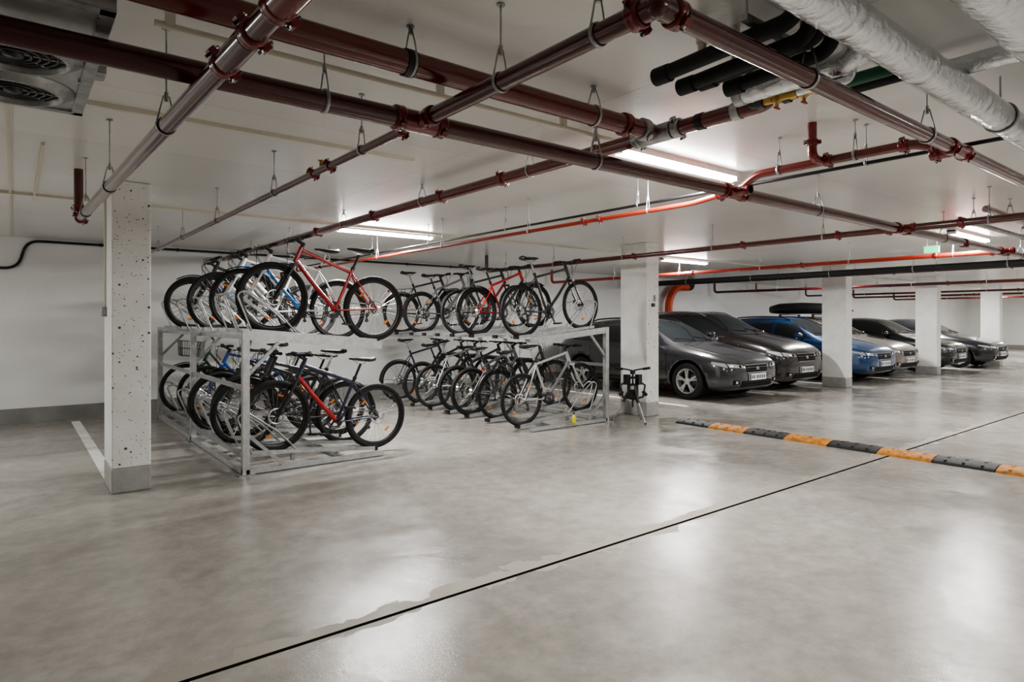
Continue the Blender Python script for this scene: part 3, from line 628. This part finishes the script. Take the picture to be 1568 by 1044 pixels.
# ------------------------------------------------------------------ cars
def car(xc,ynose,L,W,H,col,kind='wagon',roofbox=False,rough=.25,metal=.3,name='car'):
    pk='paint_%d_%d_%d'%tuple(int(c*999) for c in col)
    if pk not in MATS: simple(pk,col,rough,metal,.6,1)
    sx=L/4.3; sw=W/1.8; hz=H/1.45
    hood=1.0 if kind!='suv' else 1.06
    S=[(0.0,.56,.32,.50,.555),(.03,.70,.24,.60,.66),(.12,.82,.18,.675,.735),(.36,.885,.17,.745,.82),(.85,.9,.17,.83,.915),(1.12,.9,.17,.87,.955),(1.36,.9,.17,.9,1.08),(1.78,.9,.17,.91,1.345),(2.1,.9,.17,.92,1.43),(2.75,.9,.17,.93,1.45),(3.35,.9,.17,.95,1.42),(3.8,.895,.18,.96,1.35),(4.08,.88,.2,.95,1.17),(4.22,.84,.26,.88,.97),(4.28,.72,.34,.8,.84)]
    if kind=='sedan': S[10]=(3.25,.9,.17,.95,1.36);S[11]=(3.7,.895,.18,.96,1.12);S[12]=(4.05,.88,.2,.95,1.02)
    vs=[];n=None
    for(x,w,zb,zs,zt) in S:
        k=hz*(hood if x<1.3 else 1.0)
        x*=sx;w*=sw
        zs*=k;zt*=k
        cab=max(0,min(1,(zt/k-zs/k-.09)/.35))
        g0=w*(.93); g2=w*(.74-.08*cab)
        half=[(0,zb),(.8*w,zb),(.96*w,zb+.07),(w,zb+.45*(zs-zb)),(.985*w,zs-.08),(g0,zs),(g0*.97,zs+.02*(1+cab)),((g0+g2)/2*1.02,zs+.55*(zt-zs)),(g2,zt-.05*cab-.01),(g2*.6,zt-.005),(0,zt+.012)]
        ring=[V((x,a,b)) for a,b in half]+[V((x,-a,b)) for a,b in half[-2:0:-1]]
        n=len(ring); vs+=ring
    k=len(S)
    fs=[(i*n+j,(i+1)*n+j,(i+1)*n+(j+1)%n,i*n+(j+1)%n) for i in range(k-1) for j in range(n)]
    def cap(o,rev):
        out=[]
        h=(n)//2
        for j in range(h):
            a,b=o+j,o+j+1; c_,d=o+(n-j-1)%n,o+(n-j)%n
            f=[a,b,c_,d] if j not in(0,h-1) else ([a,b,c_] if j==0 else [a,b,d])
            f=list(dict.fromkeys(f)); out.append(tuple(f[::-1] if rev else f))
        return out
    fs+=cap(0,False)+cap((k-1)*n,True)
    me=bpy.data.meshes.new('body'); me.from_pydata([tuple(v) for v in vs],[],fs); me.validate()
    bm=bmesh.new(); bm.from_mesh(me); bmesh.ops.recalc_face_normals(bm,faces=bm.faces); bm.to_mesh(me); bm.free()
    me.materials.append(MATS[pk])
    ob=bpy.data.objects.new('body',me); COL.objects.link(ob)
    sub=ob.modifiers.new('s','SUBSURF'); sub.levels=2; sub.render_levels=2
    dg=bpy.context.evaluated_depsgraph_get(); ev=ob.evaluated_get(dg); m1=bpy.data.meshes.new_from_object(ev)
    bvh=BVHTree.FromPolygons([v.co.copy() for v in m1.vertices],[tuple(p.vertices) for p in m1.polygons])
    WR=.325*(1.0 if kind!='suv' else 1.06); AR=WR+.055; ax=[.84*sx,3.46*sx]
    cm=MB()
    for a in ax:
        for s in(-1,1): cm.tube((a,s*(W/2-.26),WR),(a,s*(W/2+.2),WR),AR,'black_plastic',40)
    co=cm.obj('cut')
    bo=ob.modifiers.new('b','BOOLEAN'); bo.operation='DIFFERENCE'; bo.object=co; bo.solver='EXACT'
    dg=bpy.context.evaluated_depsgraph_get(); dg.update(); ev=ob.evaluated_get(dg); m2=bpy.data.meshes.new_from_object(ev)
    ob.modifiers.clear(); ob.data=m2; bpy.data.objects.remove(co)
    m2.materials.clear(); m2.materials.append(MATS[pk]); m2.materials.append(MATS['black_plastic'])
    for p in m2.polygons:
        c=p.center; dk=False
        for a in ax:
            if math.hypot(c.x-a,c.z-WR)<AR+.0008 and abs(c.y)>W/2-.3: dk=True
        if c.z<.21: dk=True
        p.material_index=1 if dk else 0; p.use_smooth=not dk
    e=empty(name,(xc,ynose,0),PI/2); ob.parent=e; ob.name='body'
    d=MB()
    def fpatch(q,mat,off=.006,nu=10,nv=4,back=False):
        g={}
        for i in range(nu+1):
            for j in range(nv+1):
                u=i/nu;v=j/nv
                a=V(q[0])*(1-u)*(1-v)+V(q[1])*u*(1-v)+V(q[2])*u*v+V(q[3])*(1-u)*v
                if back: h=bvh.ray_cast(V((L+1,a.x,a.y)),V((-1,0,0)))
                else: h=bvh.ray_cast(V((-1,a.x,a.y)),V((1,0,0)))
                if h[0]: g[i,j]=h[0]+h[1].normalized()*off*(1 if h[1].x*(1 if back else -1)>0 else -1)
        emit(g,nu,nv,mat)
    def emit(g,nu,nv,mat):
        idx={};vs=[];fs=[]
        for k_,p in g.items(): idx[k_]=len(vs);vs.append(p)
        for i in range(nu):
            for j in range(nv):
                q=[(i,j),(i+1,j),(i+1,j+1),(i,j+1)]
                if all(t in idx for t in q): fs.append(tuple(idx[t] for t in q))
        if fs: d.add(vs,fs,mat,True)
    def spatch(q,mat,off=.005,nu=8,nv=4):
        for s in(-1,1):
            g={}
            for i in range(nu+1):
                for j in range(nv+1):
                    u=i/nu;v=j/nv
                    a=V(q[0])*(1-u)*(1-v)+V(q[1])*u*(1-v)+V(q[2])*u*v+V(q[3])*(1-u)*v
                    h=bvh.ray_cast(V((a.x*sx,s*3,a.y)),V((0,-s,0)))
                    if h[0]: g[i,j]=h[0]+V((0,s*off,0))
            emit(g,nu,nv,mat)
    z=hz; zr=hz*hood
    fpatch([(-.66*sw,1.0*z),(.66*sw,1.0*z),(.55*sw,1.375*z),(-.55*sw,1.375*z)],'glass_dark',.006,14,8)
    fpatch([(-.6*sw,1.05*z),(.6*sw,1.05*z),(.52*sw,1.3*z),(-.52*sw,1.3*z)],'glass_dark',.006,12,6,True)
    spatch([(1.36,.97*z),(2.22,.98*z),(2.22,1.36*z),(1.86,1.325*z)],'glass_dark')
    spatch([(2.3,.98*z),(3.12,1.0*z),(3.08,1.345*z),(2.3,1.365*z)],'glass_dark')
    spatch([(3.2,1.0*z),(3.72,1.05*z),(3.5,1.27*z),(3.16,1.335*z)],'glass_dark')
    spatch([(1.3,.945*z),(3.76,1.0*z),(3.76,1.015*z),(1.3,.96*z)],'chrome' if kind=='suv' else 'black_plastic',.006,16,1)
    for x in(1.28,2.26,3.2): spatch([(x-.005,.3),(x+.005,.3),(x+.005,.94*z),(x-.005,.94*z)],'black_plastic',.003,1,8)
    spatch([(1.28,.28),(3.1,.28),(3.1,.31),(1.28,.31)],'black_plastic',.012,12,1)
    for x in(2.12,3.04): spatch([(x-.09,.80*z),(x+.06,.80*z),(x+.06,.83*z),(x-.09,.83*z)],pk,.025,4,2)
    for s in(-1,1):
        fpatch([(s*.40*sw,.565*zr),(s*.74*sw,.585*zr),(s*.76*sw,.665*zr),(s*.43*sw,.635*zr)],'grille_black',.005,8,5)
        fpatch([(s*.42*sw,.575*zr),(s*.73*sw,.594*zr),(s*.745*sw,.657*zr),(s*.445*sw,.628*zr)],'headlight',.009,8,5)
        fpatch([(s*.47*sw,.585*zr),(s*.54*sw,.59*zr),(s*.54*sw,.63*zr),(s*.48*sw,.625*zr)],'grille_black',.012,3,3)
        fpatch([(s*.52*sw,.31),(s*.68*sw,.31),(s*.68*sw,.38),(s*.54*sw,.38)],'grille_black',.006,5,4)
        fpatch([(s*.57*sw,.325),(s*.63*sw,.325),(s*.63*sw,.365),(s*.58*sw,.365)],'headlight',.010,3,3)
        fpatch([(s*.6*sw,.75*z),(s*.78*sw,.75*z),(s*.76*sw,.9*z),(s*.66*sw,.9*z)],'reflector_red',.008,5,4,True)
        pts=[]
        for i in range(9):
            x=(.2+1.0*i/8)*sx; hh=bvh.ray_cast(V((x,s*(.60+.08*i/8)*sw,3)),V((0,0,-1)))
            if hh[0]: pts.append(hh[0])
        d.path(pts,.004,'black_plastic',4)
    spatch([(.10,.592*zr),(.36,.66*zr),(.36,.69*zr),(.10,.66*zr)],'headlight',.006,5,3)
    gw=.31*sw; g0,g1=(.50*zr,.625*zr)
    fpatch([(-gw,g0),(gw,g0),(gw*1.12,g1),(-gw*1.12,g1)],'grille_black',.007,10,5)
    for t in(0,.33,.66,1): 
        zz=g0+(g1-g0)*t; ww=gw*(1+.12*t); fpatch([(-ww,zz-.004),(ww,zz-.004),(ww,zz+.004),(-ww,zz+.004)],'chrome' if t in(0,1) else 'darksteel',.012,10,1)
    fpatch([(-.045,.54*zr),(.045,.54*zr),(.045,.59*zr),(-.045,.59*zr)],'chrome',.018,3,3)
    fpatch([(-.5*sw,.26),(.5*sw,.26),(.46*sw,.36),(-.46*sw,.36)],'grille_black',.006,10,4)
    for t in(.29,.33): fpatch([(-.48*sw,t),(.48*sw,t),(.48*sw,t+.006),(-.48*sw,t+.006)],'darksteel',.012,10,1)
    h=bvh.ray_cast(V((-1,0,.42)),V((1,0,0))); px=(h[0].x if h[0] else 0)-.012
    d.box((px,0,.42),(.012,.52,.112),'plate_white'); d.box((px-.008,.235,.42),(.004,.04,.1),'plate_text')
    for i,yq in enumerate((.17,.115,.03,-.03,-.09,-.15,-.21)): d.box((px-.008,yq,.42),(.003,.03,.06),'plate_text')
    for s in(-1,1):
        mx=1.5*sx; my=s*(W/2+.06); mz=1.0*z
        d.sphere((mx,my,mz),.1,pk,14,(.7,1.05,.72)); d.tube((mx+.02,s*(W/2-.09),mz-.05),(mx,my-s*.05,mz-.04),.03,'black_plastic',8)
        d.lathe((mx+.055,my,mz),(1,0,0),[(.075,0),(.075,.008),(0,.009)],'chrome',16)
    for s in(-.45,.1): 
        h1=bvh.ray_cast(V((1.22*sx,s*sw,3)),V((0,0,-1))); h2=bvh.ray_cast(V((1.33*sx,(s+.45)*sw,3)),V((0,0,-1)))
        if h1[0] and h2[0]: d.tube(h1[0]+V((0,0,.015)),h2[0]+V((0,0,.015)),.008,'black_plastic',5)
    if kind in('wagon','suv'):
        for s in(-1,1):
            pts=[]
            for i in range(9):
                x=(1.95+1.6*i/8)*sx; hh=bvh.ray_cast(V((x,s*.5*sw,3)),V((0,0,-1)))
                if hh[0]: pts.append(hh[0]+V((0,0,.045 if 0<i<8 else .005)))
            d.path(pts,.014,'black_plastic' if kind=='wagon' else 'galv',8)
    if roofbox:
        for x in(2.1,3.0): d.beam((x*sx,-.55,H+.05),(x*sx,.55,H+.05),.05,.025,'black_plastic'); [d.box((x*sx,s*.52,H+.01),(.06,.04,.1),'black_plastic') for s in(-1,1)]
        sec=[(1.35,.12,.05,.14),(1.5,.3,.02,.2),(1.9,.38,.0,.28),(2.6,.4,.0,.32),(3.2,.38,0,.3),(3.45,.3,.02,.24),(3.5,.2,.05,.18)]
        vs=[];nn=14
        for(x,w,a,b) in sec:
            for j in range(nn):
                t=2*PI*j/nn; cy=math.copysign(abs(math.cos(t))**.6,math.cos(t)); cz=math.copysign(abs(math.sin(t))**.6,math.sin(t))
                vs.append((x*sx,w*cy,H+.07+(a+b)/2+(b-a)/2*cz))
        kk=len(sec)
        d.add(vs,[(i*nn+j,i*nn+(j+1)%nn,(i+1)*nn+(j+1)%nn,(i+1)*nn+j) for i in range(kk-1) for j in range(nn)]+[tuple(range(nn))[::-1],tuple(range((kk-1)*nn,kk*nn))],'black_plastic',True)
    d.obj('trim_and_glass',parent=e)
    for a in ax:
        for s in(-1,1):
            w=MB(); c=V((a,s*(W/2-.115),WR)); o=V((0,s,0))
            w.lathe(c,o,[(WR-.11,-.1),(WR-.03,-.105),(WR-.005,-.09),(WR,-.05),(WR,.05),(WR-.005,.085),(WR-.03,.1),(WR-.105,.095)],'black_rubber',36)
            w.lathe(c,o,[(WR-.105,.095),(WR-.115,.09),(WR-.125,.04),(WR-.13,-.1)],'galv_light',36)
            w.lathe(c,o,[(WR-.12,-.02),(0,-.02)],'grille_black',24,False)
            w.lathe(c,o,[(.15,.0),(.15,.01),(.05,.01)],'darksteel',24)
            for i in range(5):
                t=2*PI*i/5+.3
                for dt in(-.13,.13):
                    w.beam(c+o*.075+V((.045*math.cos(t),0,.045*math.sin(t))),c+o*.08+V(((WR-.11)*math.cos(t+dt),0,(WR-.11)*math.sin(t+dt))),.03,.03,'galv_light')
            w.lathe(c,o,[(.06,.05),(.06,.085),(.045,.095),(0,.097)],'galv_light',20)
            w.obj('wheel',parent=e)
    return e
car(10.18,6.0,4.3,1.77,1.45,(.04,.04,.044),'wagon')
car(12.42,6.25,4.4,1.8,1.6,(.022,.018,.017),'suv')
car(15.5,6.0,4.3,1.8,1.5,(.008,.05,.15),'wagon')
car(17.35,6.15,4.4,1.8,1.5,(.2,.17,.15),'wagon',roofbox=True)
car(20.2,5.9,4.4,1.8,1.48,(.02,.021,.024),'sedan')
car(22.65,5.6,4.4,1.8,1.45,(.02,.022,.026),'sedan')
# ------------------------------------------------------------------ camera
cd=bpy.data.cameras.new('camera'); cd.sensor_width=36; cd.lens=968/1568*36; cd.shift_y=-.0204; cd.clip_end=200; cd.clip_start=.05
co=bpy.data.objects.new('camera',cd); COL.objects.link(co); co.location=(0,0,1.4); co.rotation_euler=(PI/2,0,-math.radians(38.29))
scene.camera=co
w=bpy.data.worlds.new('world'); scene.world=w; w.use_nodes=True; w.node_tree.nodes['Background'].inputs[0].default_value=(.5,.5,.5,1); w.node_tree.nodes['Background'].inputs[1].default_value=.3
scene.view_settings.look='AgX - Medium High Contrast'
scene.view_settings.exposure=.05
